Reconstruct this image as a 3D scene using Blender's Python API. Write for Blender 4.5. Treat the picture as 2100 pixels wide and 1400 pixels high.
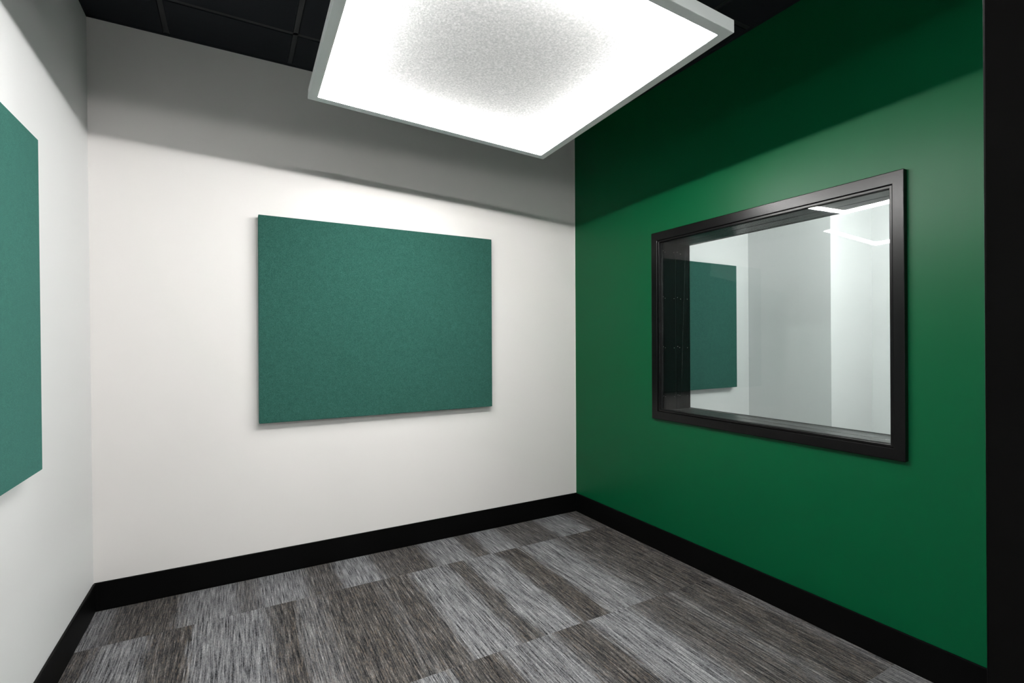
import bpy, bmesh, math, random
from mathutils import Vector, Matrix

# ---------------------------------------------------------------- clear
for o in list(bpy.data.objects):
    bpy.data.objects.remove(o, do_unlink=True)
scene = bpy.context.scene
COL = scene.collection
S = 0.9607          # survey units -> metres (acoustic panels are 5 ft x 4 ft)

# ---------------------------------------------------------------- camera
cam_d = bpy.data.cameras.new('camera')
cam = bpy.data.objects.new('camera', cam_d)
COL.objects.link(cam)
yaw, pitch, roll = math.radians(-29.2562), math.radians(0.088), math.radians(-0.3025)
fw = Vector((math.sin(-yaw) * math.cos(pitch), math.cos(yaw) * math.cos(pitch), math.sin(pitch)))
rt = Vector((math.cos(yaw), math.sin(yaw), 0))
up = rt.cross(fw)
rt2 = rt * math.cos(roll) + up * math.sin(roll)
up2 = -rt * math.sin(roll) + up * math.cos(roll)
m = Matrix.Identity(4)
for i in range(3):
    m[i][0] = rt2[i]; m[i][1] = up2[i]; m[i][2] = -fw[i]
    m[i][3] = (-2.517, -3.4016, 1.4211)[i] * S
cam.matrix_world = m
cam_d.sensor_width = 36.0
cam_d.lens = 1020.322 / 2100 * 36.0
cam_d.clip_start = 0.01
scene.camera = cam

# ---------------------------------------------------------------- world, exposure
world = bpy.data.worlds.new('world')
scene.world = world
world.use_nodes = True
world.node_tree.nodes['Background'].inputs[0].default_value = (0.62, 0.80, 1.0, 1)
world.node_tree.nodes['Background'].inputs[1].default_value = 0.10
scene.view_settings.view_transform = 'Standard'
scene.view_settings.look = 'None'
scene.view_settings.gamma = 1.0
scene.view_settings.use_curve_mapping = False
scene.view_settings.exposure = 0.0
LED = 322.0            # radiance of the LED diffuser strips

# ---------------------------------------------------------------- room shape (survey units)
HC = 3.1611
YF = -3.20           # room side of the front wall
def XL(y, z): return -3.1699 - 0.0070 * z + 0.0086 * y
def XR(y, z): return -0.0084 * y + 0.0012 * z
WT = 0.287           # thickness of the green wall

# ---------------------------------------------------------------- material helpers
def mat(name, rgb=(0.5, 0.5, 0.5), rough=0.5, spec=0.5, metal=0.0):
    mt = bpy.data.materials.new(name)
    mt.use_nodes = True
    b = mt.node_tree.nodes['Principled BSDF']
    b.inputs['Base Color'].default_value = (*rgb, 1)
    b.inputs['Roughness'].default_value = rough
    b.inputs['Specular IOR Level'].default_value = spec
    b.inputs['Metallic'].default_value = metal
    return mt
def N(mt, t, **kw):
    n = mt.node_tree.nodes.new(t)
    for k, v in kw.items():
        setattr(n, k, v)
    return n
def L(mt, a, b): mt.node_tree.links.new(a, b)
def math_n(mt, op, a, b=None, clamp=False):
    n = N(mt, 'ShaderNodeMath', operation=op, use_clamp=clamp)
    for i, v in enumerate((a, b)):
        if v is None: continue
        if isinstance(v, (int, float)): n.inputs[i].default_value = v
        else: L(mt, v, n.inputs[i])
    return n.outputs[0]
def noise(mt, vec, scale, detail=2.0, rough=0.5):
    n = N(mt, 'ShaderNodeTexNoise')
    n.inputs['Scale'].default_value = scale
    n.inputs['Detail'].default_value = detail
    n.inputs['Roughness'].default_value = rough
    if vec is not None: L(mt, vec, n.inputs['Vector'])
    return n.outputs['Fac']
def ramp(mt, fac, stops, interp='LINEAR'):
    n = N(mt, 'ShaderNodeValToRGB')
    cr = n.color_ramp
    cr.interpolation = interp
    while len(cr.elements) < len(stops): cr.elements.new(0.5)
    for e, (p, c) in zip(cr.elements, stops):
        e.position = p
        e.color = (*c, 1) if isinstance(c, tuple) else (c, c, c, 1)
    L(mt, fac, n.inputs['Fac'])
    return n.outputs['Color']
def mixc(mt, fac, a, b):
    n = N(mt, 'ShaderNodeMix', data_type='RGBA')
    if isinstance(fac, (int, float)): n.inputs[0].default_value = fac
    else: L(mt, fac, n.inputs[0])
    for i, v in ((6, a), (7, b)):
        if isinstance(v, tuple): n.inputs[i].default_value = (*v, 1)
        else: L(mt, v, n.inputs[i])
    return n.outputs[2]
def bump(mt, h, strength, dist):
    n = N(mt, 'ShaderNodeBump')
    n.inputs['Strength'].default_value = strength
    n.inputs['Distance'].default_value = dist
    L(mt, h, n.inputs['Height'])
    L(mt, n.outputs['Normal'], mt.node_tree.nodes['Principled BSDF'].inputs['Normal'])
def bsdf(mt): return mt.node_tree.nodes['Principled BSDF']
def objco(mt): return N(mt, 'ShaderNodeTexCoord').outputs['Object']
def geopos(mt): return N(mt, 'ShaderNodeNewGeometry').outputs['Position']

def paint(name, rgb, rough, spec, bstr=0.12):
    mt = mat(name, rgb, rough, spec)
    p = geopos(mt)
    n = noise(mt, p, 160, 3, 0.6)
    bump(mt, n, bstr, 0.0012)
    big = noise(mt, p, 1.3, 2)
    c = mixc(mt, big, tuple(v * 0.985 for v in rgb), tuple(min(1, v * 1.015) for v in rgb))
    L(mt, c, bsdf(mt).inputs['Base Color'])
    return mt

M_white = paint('warm_white_paint', (0.70, 0.68, 0.665), 0.55, 0.3)
M_white2 = paint('cool_white_paint', (0.71, 0.715, 0.715), 0.5, 0.3)
M_green = paint('green_eggshell_paint', (0.0002, 0.066, 0.0225), 0.385, 0.155, 0.15)
M_dark = paint('charcoal_paint', (0.06, 0.062, 0.066), 0.6, 0.3)
M_black = mat('black_satin_trim', (0.0022, 0.0022, 0.0022), 0.45, 0.05)
M_frame = mat('black_painted_metal', (0.0010, 0.0009, 0.0010), 0.27, 0.20)
M_liner = mat('black_liner_metal', (0.0022, 0.0022, 0.0024), 0.8, 0.02)
p = geopos(M_frame); nn = noise(M_frame, p, 260, 2); bump(M_frame, nn, 0.04, 0.0006)
M_post = mat('black_post_paint', (0.0012, 0.0011, 0.001), 0.32, 0.06)
M_gasket = mat('black_rubber', (0.006, 0.006, 0.006), 0.6, 0.3)
M_screw = mat('dull_steel', (0.30, 0.30, 0.29), 0.4, 0.5, 1.0)
M_lum = mat('white_powder_coat', (0.84, 0.86, 0.855), 0.5, 0.3)
M_cable = mat('steel_cable', (0.25, 0.25, 0.26), 0.4, 0.5, 1.0)

# fabric on the acoustic panels: heathered green felt
M_fabric = mat('heather_green_felt', (0.03, 0.16, 0.12), 0.95, 0.15)
p = geopos(M_fabric)
n1 = noise(M_fabric, p, 330, 3, 0.75)
n2 = noise(M_fabric, p, 42, 3, 0.6)
c = ramp(M_fabric, n1, [(0.30, (0.007, 0.044, 0.033)), (0.50, (0.018, 0.074, 0.057)), (0.72, (0.042, 0.120, 0.099))])
c2 = ramp(M_fabric, n2, [(0.3, 0.90), (0.7, 1.08)])
mm = N(M_fabric, 'ShaderNodeMix', data_type='RGBA', blend_type='MULTIPLY')
mm.inputs[0].default_value = 1.0
L(M_fabric, c, mm.inputs[6]); L(M_fabric, c2, mm.inputs[7])
L(M_fabric, mm.outputs[2], bsdf(M_fabric).inputs['Base Color'])
bump(M_fabric, n1, 0.35, 0.001)
bsdf(M_fabric).inputs['Sheen Weight'].default_value = 0.25
bsdf(M_fabric).inputs['Sheen Tint'].default_value = (0.25, 0.85, 0.75, 1)

# white felt in the luminaire
M_felt = mat('white_acoustic_felt', (0.6, 0.6, 0.6), 0.95, 0.1)
p = geopos(M_felt)
n1 = noise(M_felt, p, 120, 5, 0.7)
c = ramp(M_felt, n1, [(0.34, (0.35, 0.355, 0.355)), (0.5, (0.45, 0.455, 0.45)), (0.66, (0.58, 0.585, 0.58))])
L(M_felt, c, bsdf(M_felt).inputs['Base Color'])
bump(M_felt, n1, 0.5, 0.0018)

# LED diffuser (the lamp itself)
def led(name, strength):
    mt = bpy.data.materials.new(name); mt.use_nodes = True
    nt = mt.node_tree; nt.nodes.clear()
    em = nt.nodes.new('ShaderNodeEmission'); ou = nt.nodes.new('ShaderNodeOutputMaterial')
    em.inputs[0].default_value = (1.0, 0.985, 0.965, 1); em.inputs[1].default_value = strength
    nt.links.new(em.outputs[0], ou.inputs[0])
    return mt
M_led = led('led_diffuser', LED)
M_led_dim = led('led_diffuser_dimmed', LED * 1.04)

# ceiling tile / grid
M_tile = mat('charcoal_ceiling_tile', (0.013, 0.0145, 0.018), 0.8, 0.15)
p = geopos(M_tile); nn = noise(M_tile, p, 300, 3, 0.7); bump(M_tile, nn, 0.3, 0.001)
M_grid = mat('charcoal_ceiling_grid', (0.024, 0.025, 0.027), 0.5, 0.3)

# clear glazing: Schlick reflection over clear, faintly green transmission
def glass(name, tint):
    mt = bpy.data.materials.new(name); mt.use_nodes = True
    nt = mt.node_tree; nt.nodes.clear()
    g = nt.nodes.new('ShaderNodeNewGeometry')
    dt = nt.nodes.new('ShaderNodeVectorMath'); dt.operation = 'DOT_PRODUCT'
    nt.links.new(g.outputs['Normal'], dt.inputs[0]); nt.links.new(g.outputs['Incoming'], dt.inputs[1])
    a = math_n(mt, 'ABSOLUTE', dt.outputs['Value'])
    a = math_n(mt, 'SUBTRACT', 1.0, a, True)
    a = math_n(mt, 'POWER', a, 5.0)
    a = math_n(mt, 'MULTIPLY', a, 0.6)
    a = math_n(mt, 'ADD', a, 0.026)
    tr = nt.nodes.new('ShaderNodeBsdfTransparent'); tr.inputs[0].default_value = (*tint, 1)
    gl = nt.nodes.new('ShaderNodeBsdfGlossy'); gl.inputs['Roughness'].default_value = 0.0
    mx = nt.nodes.new('ShaderNodeMixShader'); o = nt.nodes.new('ShaderNodeOutputMaterial')
    nt.links.new(a, mx.inputs[0]); nt.links.new(tr.outputs[0], mx.inputs[1]); nt.links.new(gl.outputs[0], mx.inputs[2])
    nt.links.new(mx.outputs[0], o.inputs[0])
    return mt
M_glass = glass('clear_glazing', (0.905, 0.928, 0.922))

# perforated liner in the window head and sill
M_perf = mat('perforated_black_metal', (0.02, 0.02, 0.02), 0.35, 1.0)
p = geopos(M_perf)
sx = N(M_perf, 'ShaderNodeSeparateXYZ'); L(M_perf, p, sx.inputs[0])
k = 2 * math.pi / 0.0085
a = math_n(M_perf, 'SINE', math_n(M_perf, 'MULTIPLY', math_n(M_perf, 'ADD', sx.outputs[0], sx.outputs[1]), k))
b = math_n(M_perf, 'SINE', math_n(M_perf, 'MULTIPLY', math_n(M_perf, 'SUBTRACT', sx.outputs[0], sx.outputs[1]), k))
h = math_n(M_perf, 'GREATER_THAN', math_n(M_perf, 'ADD', a, b), 0.25)
L(M_perf, mixc(M_perf, h, (0.045, 0.048, 0.048), (0.002, 0.002, 0.002)), bsdf(M_perf).inputs['Base Color'])
L(M_perf, math_n(M_perf, 'ADD', math_n(M_perf, 'MULTIPLY', h, 0.6), 0.2), bsdf(M_perf).inputs['Roughness'])
L(M_perf, math_n(M_perf, 'SUBTRACT', 1.0, math_n(M_perf, 'MULTIPLY', h, 1.0)), bsdf(M_perf).inputs['Specular IOR Level'])

# ---- carpet planks: rows along x, every row with its own light/dark bands, yarn streaks along y
M_carpet = mat('striated_carpet_plank', (0.1, 0.1, 0.1), 0.95, 0.1)
def carpet():
    mt = M_carpet
    p = geopos(mt)
    sep = N(mt, 'ShaderNodeSeparateXYZ'); L(mt, p, sep.inputs[0])
    X = math_n(mt, 'DIVIDE', sep.outputs[0], S); Y = math_n(mt, 'DIVIDE', sep.outputs[1], S)
    def stretched(sx_, sy_, off=0.0):
        c = N(mt, 'ShaderNodeCombineXYZ')
        L(mt, math_n(mt, 'MULTIPLY', X, sx_), c.inputs[0])
        L(mt, math_n(mt, 'MULTIPLY', Y, sy_), c.inputs[1])
        c.inputs[2].default_value = off
        return c.outputs[0]
    # wobble of the band edges so that they break up yarn by yarn
    w = math_n(mt, 'MULTIPLY', math_n(mt, 'SUBTRACT', noise(mt, stretched(60, 4), 1.0, 2), 0.5), 0.12)
    Xw = math_n(mt, 'ADD', X, w)
    XN = math_n(mt, 'DIVIDE', math_n(mt, 'ADD', Xw, 3.3), 3.4, True)   # -3.3..0.1 -> 0..1
    rows = [
      [(-3.3,.75),(-3.10,.75),(-3.05,.25),(-2.97,.10),(-2.80,.10),(-2.74,.75),(-2.52,.85),(-2.47,.35),(-2.43,.4),(-2.37,.85),(-2.17,.85),(-2.12,.25),(-1.98,.15),(-1.93,.9),(-1.77,.95),(-1.70,.2),(-1.42,.10),(-1.36,.8),(-1.15,.9),(-1.10,.15),(-1.03,.15),(-.98,.9),(-.82,.9),(-.75,.3),(-.46,.2),(-.42,.85),(-.17,.95),(-.13,.2),(0.1,.1)],
      [(-3.3,.2),(-3.10,.15),(-3.05,.85),(-2.90,.75),(-2.85,.2),(-2.71,.05),(-2.69,.8),(-2.40,.85),(-2.34,.25),(-2.25,.05),(-2.22,.55),(-2.12,.4),(-2.05,.12),(-1.82,.08),(-1.76,.3),(-1.70,.08),(-1.60,.15),(-1.55,.85),(-1.35,.85),(-1.30,.15),(-1.23,.15),(-1.19,.85),(-1.00,.95),(-.96,.15),(-.81,.03),(-.78,.8),(-.56,.95),(-.48,.4),(-.35,.15),(-.1,.08),(0.1,.25)],
      [(-3.3,.3),(-2.9,.8),(-2.6,.2),(-2.3,.1),(-2.1,.7),(-1.90,.3),(-1.82,.9),(-1.72,.8),(-1.68,.15),(-1.47,.05),(-1.43,.75),(-1.20,.85),(-1.15,.3),(-1.10,.1),(-.97,.1),(-.93,.85),(-.70,.95),(-.64,.35),(-.55,.15),(-.42,.2),(-.37,.45),(-.30,.15),(-.08,.08),(-.04,.4),(0.1,.5)],
      [(-3.3,.3),(-2.9,.8),(-2.5,.1),(-2.1,.9),(-1.7,.2),(-1.3,.8),(-.9,.1),(-.6,.2),(-.45,.8),(-.2,.6),(0.1,.7)],
    ]
    edges = [-0.408, -1.372, -2.312]
    out = None
    for i, r in enumerate(rows):
        c = ramp(mt, XN, [((x + 3.3) / 3.4, v) for x, v in r])
        if out is None: out = c
        else: out = mixc(mt, math_n(mt, 'LESS_THAN', Y, edges[i - 1]), out, c)
    bw = N(mt, 'ShaderNodeRGBToBW'); L(mt, out, bw.inputs[0]); m_ = bw.outputs[0]
    # row index offset so that yarns break at every joint
    ro = None
    for e in edges:
        t = math_n(mt, 'LESS_THAN', Y, e)
        ro = t if ro is None else math_n(mt, 'ADD', ro, t)
    def yarn(sx_, sy_, det, off):
        c = N(mt, 'ShaderNodeCombineXYZ')
        L(mt, math_n(mt, 'MULTIPLY', X, sx_), c.inputs[0])
        L(mt, math_n(mt, 'MULTIPLY', Y, sy_), c.inputs[1])
        L(mt, math_n(mt, 'ADD', math_n(mt, 'MULTIPLY', ro, 7.3), off), c.inputs[2])
        return noise(mt, c.outputs[0], 1.0, det, 0.6)
    y1 = yarn(190, 7.0, 2.0, 0.0)       # yarn streaks
    y2 = yarn(70, 4.0, 1.0, 31.0)      # broader streaks
    y3 = yarn(260, 75, 2.0, 12.0)      # loops
    y4 = yarn(420, 330, 1.0, 55.0)     # grain
    s = math_n(mt, 'MULTIPLY', y1, 0.56)
    s = math_n(mt, 'ADD', s, math_n(mt, 'MULTIPLY', y2, 0.12))
    s = math_n(mt, 'ADD', s, math_n(mt, 'MULTIPLY', y3, 0.26))
    s = math_n(mt, 'ADD', s, math_n(mt, 'MULTIPLY', y4, 0.20))
    s = math_n(mt, 'SUBTRACT', s, 0.07)
    dark = ramp(mt, s, [(0.38, (0.007, 0.007, 0.008)), (0.46, (0.022, 0.021, 0.021)), (0.52, (0.047, 0.042, 0.038)), (0.59, (0.092, 0.081, 0.073)), (0.67, (0.24, 0.225, 0.215))])
    light = ramp(mt, s, [(0.37, (0.010, 0.010, 0.012)), (0.43, (0.085, 0.086, 0.093)), (0.50, (0.170, 0.171, 0.181)), (0.58, (0.26, 0.262, 0.27)), (0.67, (0.46, 0.46, 0.46))])
    col = mixc(mt, m_, dark, light)
    # warm flecks
    fl = math_n(mt, 'MULTIPLY', math_n(mt, 'GREATER_THAN', yarn(230, 22, 1.0, 91.0), 0.62), 0.35)
    col = mixc(mt, math_n(mt, 'MULTIPLY', fl, math_n(mt, 'SUBTRACT', 1.15, m_)), col, (0.20, 0.155, 0.12))
    L(mt, col, bsdf(mt).inputs['Base Color'])
    bump(mt, s, 0.6, 0.004)
carpet()

# ---------------------------------------------------------------- mesh helpers
MAPS = {None: lambda v: v,
        'L': lambda v: (v[0] + XL(v[1], v[2]), v[1], v[2]),
        'R': lambda v: (v[0] + XR(v[1], v[2]), v[1], v[2])}
def add_box(bm, x0, x1, y0, y1, z0, z1, mp=None, mi=0):
    f = MAPS[mp] if not callable(mp) else mp
    vs = [bm.verts.new(Vector(f((x, y, z))) * S) for x in (x0, x1) for y in (y0, y1) for z in (z0, z1)]
    for q in ((0, 1, 3, 2), (4, 6, 7, 5), (0, 4, 5, 1), (2, 3, 7, 6), (0, 2, 6, 4), (1, 5, 7, 3)):
        fc = bm.faces.new([vs[i] for i in q]); fc.material_index = mi
    return vs
def obj(name, bm, m_, parent=None, bevel=0, loc=None, smooth=False, segs=2):
    bmesh.ops.recalc_face_normals(bm, faces=bm.faces)
    me = bpy.data.meshes.new(name)
    bm.to_mesh(me); bm.free()
    for mm_ in (m_ if isinstance(m_, (list, tuple)) else [m_]): me.materials.append(mm_)
    o = bpy.data.objects.new(name, me)
    if loc is None:
        if parent is not None: loc = wloc(parent)
        else:
            cs = [v.co for v in me.vertices]
            loc = Vector(((min(c.x for c in cs) + max(c.x for c in cs)) / 2, (min(c.y for c in cs) + max(c.y for c in cs)) / 2, min(c.z for c in cs)))
    loc = Vector(loc)
    me.transform(Matrix.Translation(-loc))
    COL.objects.link(o)
    if parent is not None:
        o.parent = parent
        o.location = loc - wloc(parent)
    else:
        o.location = loc
    if bevel:
        b_ = o.modifiers.new('bevel', 'BEVEL'); b_.width = bevel; b_.segments = segs; b_.limit_method = 'ANGLE'
        if smooth:
            pass
    return o
def wloc(o):
    v = Vector(o.location)
    while o.parent is not None:
        o = o.parent; v = v + Vector(o.location)
    return v
def empty(name, loc):
    o = bpy.data.objects.new(name, None); COL.objects.link(o)
    o.location = Vector(loc) * S; o.empty_display_size = 0.1
    return o
def struct(o): o['kind'] = 'structure'; return o
def tag(o, label, cat, group=None):
    o['label'] = label; o['category'] = cat
    if group: o['group'] = group
    return o
def wall_hole(bm, a, b, outer, hole, plane, mp=None):
    """wall slab with a rectangular hole; plane 'x' or 'y', thickness a..b, outer=(u0,u1,z0,z1)"""
    u0, u1, z0, z1 = outer; h0, h1, k0, k1 = hole
    for (p0, p1, q0, q1) in ((u0, h0, z0, z1), (h1, u1, z0, z1), (h0, h1, z0, k0), (h0, h1, k1, z1)):
        if p1 - p0 < 1e-6 or q1 - q0 < 1e-6: continue
        if plane == 'x': add_box(bm, a, b, p0, p1, q0, q1, mp)
        else: add_box(bm, p0, p1, a, b, q0, q1, mp)

# ---------------------------------------------------------------- shell
bm = bmesh.new(); add_box(bm, -3.6, 3.4, -6.8, 0.15, -0.06, 0.0)
struct(obj('floor', bm, M_carpet, loc=(0, 0, 0)))
bm = bmesh.new(); add_box(bm, -3.4, WT + 0.0, 0.0, 0.13, 0, HC + .05)
struct(obj('wall_back', bm, M_white))
bm = bmesh.new(); add_box(bm, -0.13, 0.0, YF - .15, 0.0, 0, HC + .05, 'L')
struct(obj('wall_left', bm, M_white2))
# window opening
WY0, WY1, WZ0, WZ1 = -2.318, -0.946, 0.950, 2.102
bm = bmesh.new(); wall_hole(bm, 0.0, WT, (YF - .15, 0.0, 0.0, HC + .05), (WY0, WY1, WZ0, WZ1), 'x', 'R')
o = struct(obj('wall_right', bm, [M_green, M_white2]))
for f in o.data.polygons:
    if f.normal.x > 0.9: f.material_index = 1

# doorway the picture is taken from
from_px = None
def ray(px, py):
    return fw + rt2 * ((px - 1050) / 1020.322) - up2 * ((py - 700) / 1020.322)
def hit_y(px, py, y):
    v = ray(px, py); t = (y + 3.4016) / v.y
    return (-2.517 + v.x * t, y, 1.4211 + v.z * t)
DX1 = hit_y(2018, 700, YF + 0.012)[0]     # hinge-side edge of the black frame
w2 = struct(empty('window_2', ((DX1 + .05) / 2, YF - .07, 0.0)))
bm = bmesh.new(); add_box(bm, DX1 + .0555, -0.062, YF - 0.075, YF - 0.065, 0.062, HC - .052)
obj('pane', bm, M_glass, w2)
bm = bmesh.new()
add_box(bm, DX1 + .0555, -.0015, YF - 0.12, YF - 0.02, 0.0, 0.06); add_box(bm, DX1 + .0555, -.0015, YF - 0.12, YF - 0.02, HC - .05, HC - .0005)
add_box(bm, -0.06, -.0015, YF - 0.12, YF - 0.02, 0.0605, HC - .0505)
obj('window_frame', bm, M_frame, w2, bevel=0.001)
d = struct(empty('door_1', (DX1, YF, 0)))
bm = bmesh.new(); add_box(bm, DX1, DX1 + .055, YF - 0.145, YF + 0.012, 0, HC)
obj('door_frame', bm, M_post, d, bevel=0.0022)
bm = bmesh.new(); add_box(bm, DX1 - .018, DX1, YF - 0.135, YF - 0.085, 0, HC)
obj('door_stop', bm, M_frame, d, bevel=0.001)
# open space behind the camera, where the second pendant hangs
YB = -6.6
bm = bmesh.new(); add_box(bm, -0.13, 0.0, YB, YF - .15, 0, HC + .05, 'L')
struct(obj('wall_left', bm, M_white2))
bm = bmesh.new(); add_box(bm, 0.06, 0.16, YB, YF - .13, 0, HC + .05)
struct(obj('wall_right', bm, M_white2))
bm = bmesh.new(); add_box(bm, -3.4, 0.16, YB - .1, YB, 0, HC + .05)
struct(obj('wall_front', bm, M_white2))
bm = bmesh.new(); add_box(bm, -3.4, 0.16, YB - .1, YF - .14, HC + .003, HC + .05)
struct(obj('ceiling', bm, M_tile))

# baseboards
HB = 0.1524
def baseboard(name, fn):
    bm = bmesh.new(); fn(bm)
    return struct(obj(name, bm, M_black, bevel=0.0025))
T = 0.011
baseboard('baseboard_back', lambda bm: add_box(bm, XL(0, 0) + 0.002, 0.0, -T, 0.0, 0.0, HB))
baseboard('baseboard_left', lambda bm: add_box(bm, 0.0, T, YF, -T, 0.0, HB, 'L'))
baseboard('baseboard_right', lambda bm: add_box(bm, -T, 0.0, YF, -T, 0.0, HB, 'R'))

# bead of white paint in the corner where the green starts
bm = bmesh.new(); add_box(bm, -0.0035, 0.0, -0.0035, 0.0, HB + .001, HC - .001, 'R')
struct(obj('trim_1', bm, M_white))

# suspended ceiling: tiles with tegular edges, grid of tees, wall angle
cl = struct(empty('ceiling', (-1.58, -1.6, HC)))
bm = bmesh.new()
gx = [-2.838 + 0.635 * i for i in range(-1, 6)]
gy = [-0.360 - 0.635 * i for i in range(-1, 6)]
TW = 0.0125
for i in range(len(gx) - 1):
    for j in range(len(gy) - 1):
        x0, x1 = max(gx[i], -3.30) + TW, min(gx[i + 1], .1) - TW
        y0, y1 = max(gy[j + 1], YF - .1) + TW, min(gy[j], 0.05) - TW
        if x1 - x0 < .03 or y1 - y0 < .03: continue
        add_box(bm, x0 + .003, x1 - .003, y0 + .003, y1 - .003, HC + 0.0015, HC + 0.03)
obj('ceiling_tiles', bm, M_tile, cl, bevel=0.0012)
bm = bmesh.new()
for x in gx:
    if -3.3 < x < .05: add_box(bm, x - TW, x + TW, YF - .1, 0.0, HC + 0.006, HC + 0.035)
for y in gy:
    if YF < y < 0: add_box(bm, -3.3, .05, y - TW, y + TW, HC + 0.006, HC + 0.034)
obj('ceiling_grid', bm, M_grid, cl)
bm = bmesh.new()
add_box(bm, -3.2, 0.0, -0.022, 0.0, HC - 0.0, HC + 0.005)
add_box(bm, 0.0, 0.022, YF, 0.0, HC, HC + 0.005, 'L')
add_box(bm, -0.022, 0.0, YF, 0.0, HC, HC + 0.005, 'R')
add_box(bm, -3.2, 0.0, YF, YF + .022, HC, HC + 0.005)
obj('wall_angle', bm, M_tile, cl)
bm = bmesh.new(); add_box(bm, -3.4, .2, YF - .14, 0.05, HC + 0.036, HC + 0.08)
obj('ceiling_deck', bm, M_tile, cl)

# ---------------------------------------------------------------- room beyond the window
NX1, NX2, NY = 2.286, 3.013, -0.84
NF = -3.35
bm = bmesh.new(); add_box(bm, WT, NX1 + .1, 0.0, 0.13, 0, HC + .05)
struct(obj('wall_back', bm, M_white2))
bm = bmesh.new(); add_box(bm, NX1, NX2 + .1, NY, 0.0, 0, HC + .05)
struct(obj('wall_corner', bm, M_white2))
bm = bmesh.new(); add_box(bm, NX2, NX2 + .1, NF, NY, 0, HC + .05)
struct(obj('wall_far', bm, M_white2))
bm = bmesh.new(); add_box(bm, WT + .03, NX2 + .1, NF - .1, NF, 0, HC + .05)
struct(obj('wall_near', bm, M_white2))
bm = bmesh.new(); add_box(bm, WT + .005, NX2 + .1, NF - .1, 0.05, HC, HC + .05)
struct(obj('ceiling', bm, M_tile))

# ---------------------------------------------------------------- window
w = struct(empty('window_1', (XR(-1.63, 1.5), -1.63, WZ0)))
PR = 0.026
def ring(bm, x0, x1, oy0, oy1, oz0, oz1, iy0, iy1, iz0, iz1, mp='R'):
    """mitred rectangular ring (casing / stop)"""
    f = MAPS[mp]
    out = [(oy0, oz0), (oy1, oz0), (oy1, oz1), (oy0, oz1)]
    inn = [(iy0, iz0), (iy1, iz0), (iy1, iz1), (iy0, iz1)]
    A = [bm.verts.new(Vector(f((x0, *q))) * S) for q in out]
    B = [bm.verts.new(Vector(f((x0, *q))) * S) for q in inn]
    C_ = [bm.verts.new(Vector(f((x1, *q))) * S) for q in out]
    D = [bm.verts.new(Vector(f((x1, *q))) * S) for q in inn]
    for i in range(4):
        j = (i + 1) % 4
        bm.faces.new((A[i], A[j], B[j], B[i])); bm.faces.new((C_[i], D[i], D[j], C_[j]))
        bm.faces.new((A[i], C_[i], C_[j], A[j])); bm.faces.new((B[i], B[j], D[j], D[i]))
bm = bmesh.new(); ring(bm, -PR, 0.004, -2.3636, -0.8945, 0.897, 2.159, WY0, WY1, WZ0, WZ1)
obj('window_frame', bm, M_frame, w, bevel=0.003, segs=3)
def stops(name, x0, x1, wd, m_=M_frame, bv=0.0012, ga=0.0005, mp='R'):
    bm = bmesh.new(); ring(bm, x0, x1, WY0 + ga, WY1 - ga, WZ0 + ga, WZ1 - ga, WY0 + wd, WY1 - wd, WZ0 + wd, WZ1 - wd, mp)
    return obj(name, bm, m_, w, bevel=bv)
TILT = 0.047         # the far pane leans away at the top so that the panes are not parallel
stops('glazing_stop', -0.020, -0.0075, 0.013, bv=0.002)
stops('gasket', -0.007, -0.0062, 0.0145, M_gasket, 0)
ring_bm = bmesh.new(); ring(ring_bm, 0.0045, WT, WY0, WY1, WZ0, WZ1, WY0 + .0003, WY1 - .0003, WZ0 + .0003, WZ1 - .0003)
obj('reveal_lining', ring_bm, M_gasket, w)
def pane(xc, tilt, wd):
    bm = bmesh.new()
    f = lambda v: (v[0] + XR(-1.63, 1.53) + tilt * (v[2] - 1.53), v[1], v[2])
    add_box(bm, xc, xc + 0.007, WY0 + wd, WY1 - wd, WZ0 + wd, WZ1 - wd, f)
    return obj('pane', bm, M_glass, w)
pane(-0.006, 0.0, 0.008)
stops('gasket', 0.0015, 0.005, 0.0145, M_gasket, 0)
stops('glazing_stop', 0.0055, 0.020, 0.012)
XM = 0.150
def liners(x0, x1):
    e = 0.003
    for nm, a in (('jamb_liner', (WY1 - e, WY1 - .0005, WZ0 + e, WZ1 - e)), ('jamb_liner', (WY0 + .0005, WY0 + e, WZ0 + e, WZ1 - e))):
        bm = bmesh.new(); add_box(bm, x0, x1, *a, 'R'); obj(nm, bm, M_liner, w, bevel=0.0008)
    for nm, a in (('perforated_sill_liner', (WY0, WY1, WZ0 + .0005, WZ0 + e)), ('perforated_head_liner', (WY0, WY1, WZ1 - e, WZ1 - .0005))):
        bm = bmesh.new(); add_box(bm, x0, x1, a[0] + .0005, a[1] - .0005, a[2], a[3], 'R'); obj(nm, bm, M_perf, w, bevel=0.0006)
liners(0.021, XM - 0.003)
liners(XM + 0.003, WT - .0125)
pane(0.211, TILT, 0.0035)
stops('glazing_stop', WT - 0.012, WT - .0005, 0.0065, M_liner, ga=.0035)
# screws down the left jamb, in pairs across the liners
for z in (2.035, 1.72, 1.38, 1.045):
    for i, x in enumerate((0.030, 0.047, 0.132, 0.166, 0.185 + 0.012 * (z > 1.5), 0.262)):
        bm = bmesh.new()
        yy = WY1 - 0.003
        c0 = Vector((x + XR(yy, z), yy, z + 0.006 * math.sin(i * 2.1 + z))) * S
        mtx = Matrix.Translation(c0) @ Matrix.Rotation(math.radians(90), 4, 'X')
        bmesh.ops.create_cone(bm, cap_ends=True, segments=12, radius1=0.0030, radius2=0.0018, depth=0.0026, matrix=mtx)
        obj('screw', bm, M_screw, w)

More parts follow.
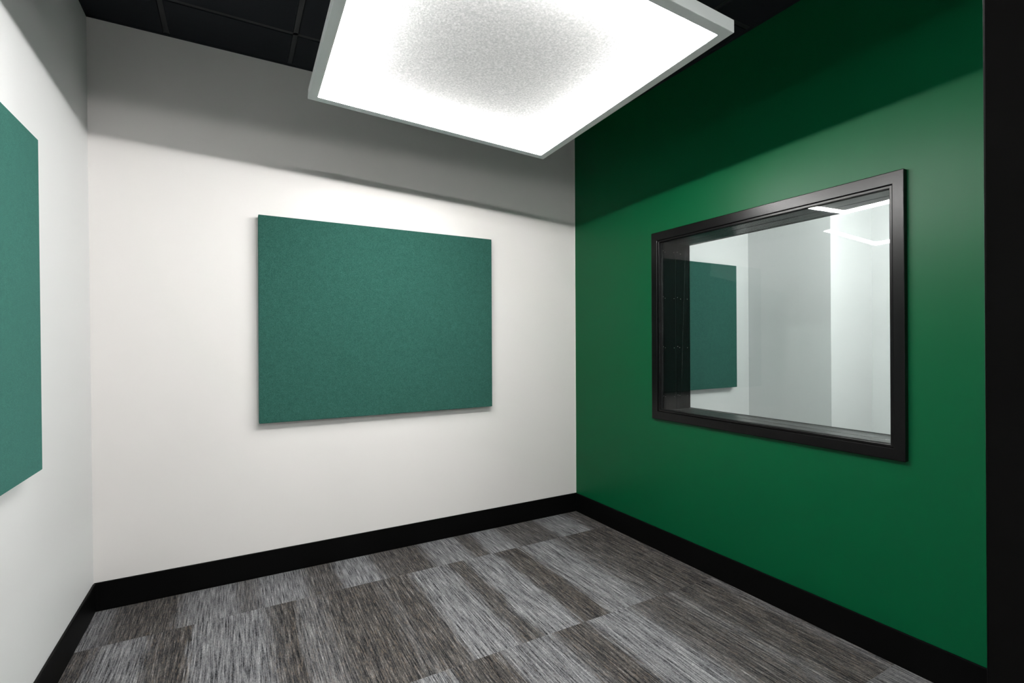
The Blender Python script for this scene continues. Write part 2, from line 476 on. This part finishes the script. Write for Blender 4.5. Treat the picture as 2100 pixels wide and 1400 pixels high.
# ---------------------------------------------------------------- acoustic panels
TP = 0.065
def panel(name_loc, u0, u1, z0, z1, wall, label, place=None):
    """fabric board on a recessed cleat frame; wall 'B' (y=0 plane) or 'L'"""
    r = empty('acoustic_panel', name_loc)
    def bx(bm, a0, a1, q0, q1, d0, d1):
        if wall == 'B': add_box(bm, a0, a1, -d1, -d0, q0, q1)
        else: add_box(bm, d0, d1, a0, a1, q0, q1, 'L')
    bm = bmesh.new(); bx(bm, u0, u1, z0, z1, 0.014, TP)
    obj('felt_board', bm, M_fabric, r, bevel=0.0035, segs=3)
    bm = bmesh.new()
    bx(bm, u0 + .02, u1 - .02, z1 - .07, z1 - .02, 0.0, 0.0145); bx(bm, u0 + .02, u1 - .02, z0 + .02, z0 + .07, 0.0, 0.0145)
    bx(bm, u0 + .02, u0 + .06, z0 + .07, z1 - .07, 0.0, 0.0145); bx(bm, u1 - .06, u1 - .02, z0 + .07, z1 - .07, 0.0, 0.0145)
    obj('mounting_cleat', bm, M_frame, r)
    tag(r, label, 'wall panel', 'acoustic wall panels')
    return r
panel((-1.60, 0, 0.9409), -2.3839, -0.8196, 0.9409, 2.1948, 'B', 'large green felt acoustic panel centred on the white wall beside the green wall')
panel((XL(-1.75, 1), -1.78, 0.970), -0.9995 - 1.5643, -0.9995, 0.9700, 2.1612, 'L', 'green felt acoustic panel on the left wall, cut off by the edge of the photo')
panel((1.25, 0, 0.9495), 2.006 - 1.5643, 2.006, 0.9495, 2.1948, 'B', 'green felt acoustic panel in the next room, seen through the black-framed window')

# ---------------------------------------------------------------- pendant luminaires
def luminaire(origin, tx, ty, rz, label, a=1.271, led_mat=M_led):
    h = a / 2
    ex = Vector((math.cos(rz), math.sin(rz), tx)).normalized()
    ey = Vector((-math.sin(rz), math.cos(rz), ty)); ey = (ey - ex * ey.dot(ex)).normalized()
    nz = ex.cross(ey)
    o0 = Vector(origin)
    def f(v): return tuple(o0 + ex * v[0] + ey * v[1] + nz * v[2])
    r = empty('pendant_light', origin)
    lip = 0.040; TH = 0.047; rise = 0.029
    i0 = h - lip
    # frame: one mitred ring
    bm = bmesh.new()
    def loop(rad, z): return [bm.verts.new(Vector(f((sx_ * rad, sy_ * rad, z))) * S) for sx_, sy_ in ((-1, -1), (1, -1), (1, 1), (-1, 1))]
    A = loop(h, 0); B = loop(i0, 0); C_ = loop(h, TH); D = loop(i0, TH)
    for i in range(4):
        j = (i + 1) % 4
        bm.faces.new((A[i], A[j], B[j], B[i])); bm.faces.new((C_[i], D[i], D[j], C_[j]))
        bm.faces.new((A[i], C_[i], C_[j], A[j])); bm.faces.new((B[i], B[j], D[j], D[i]))
    obj('frame', bm, M_lum, r, bevel=0.0018)
    # LED diffuser strips: one sloping strip along each side
    for k_ in range(4):
        bm = bmesh.new()
        ang = k_ * math.pi / 2
        def g(u, v, z):
            x_ = u * math.cos(ang) - v * math.sin(ang); y_ = u * math.sin(ang) + v * math.cos(ang)
            return Vector(f((x_, y_, z))) * S
        e = 0.0006
        b0 = i0 - e; b1 = i0 - 0.009
        pts = [g(-b0, -b0, 0.001), g(b0, -b0, 0.001), g(b1, -b1, rise), g(-b1, -b1, rise)]
        pts2 = [g(-b0, -b0, rise), g(b0, -b0, rise)]
        vs = [bm.verts.new(p_) for p_ in pts + pts2]
        bm.faces.new((vs[0], vs[1], vs[2], vs[3])); bm.faces.new((vs[0], vs[4], vs[5], vs[1])); bm.faces.new((vs[3], vs[2], vs[5], vs[4]))
        bm.faces.new((vs[0], vs[3], vs[4])); bm.faces.new((vs[1], vs[5], vs[2]))
        obj('led_strip', bm, led_mat, r)
    bm = bmesh.new(); add_box(bm, -i0 + .001, i0 - .001, -i0 + .001, i0 - .001, rise + 0.0006, TH - .002, f)
    obj('felt_baffle', bm, M_felt, r)
    # suspension: cables from inset points up to the ceiling
    for sx_, sy_ in ((-1, -1), (1, -1), (1, 1), (-1, 1)):
        p0 = Vector(f((sx_ * .33, sy_ * .33, TH - .004))) * S
        p1 = Vector((p0.x, p0.y, (HC + 0.001) * S))
        bm = bmesh.new()
        bmesh.ops.create_cone(bm, cap_ends=True, segments=8, radius1=0.0012, radius2=0.0012, depth=(p1 - p0).length, matrix=Matrix.Translation((p0 + p1) / 2))
        obj('suspension_cable', bm, M_cable, r)
    tag(r, label, 'ceiling light', 'square pendant lights')
    return r
luminaire((-1.5873, -1.6066, 2.5276), -0.0467, -0.030, -0.011, 'large square white pendant light glowing at its edges, hung below the dark ceiling')
luminaire((-2.35, -4.75, 2.78), 0.0, 0.0, 0.0, 'second square white pendant light, hung behind the viewpoint and outside the photo')
luminaire((1.75, -2.05, 3.00), 0.0, 0.0, 0.0, 'square pendant light in the next room, out of view above the window', led_mat=M_led_dim)
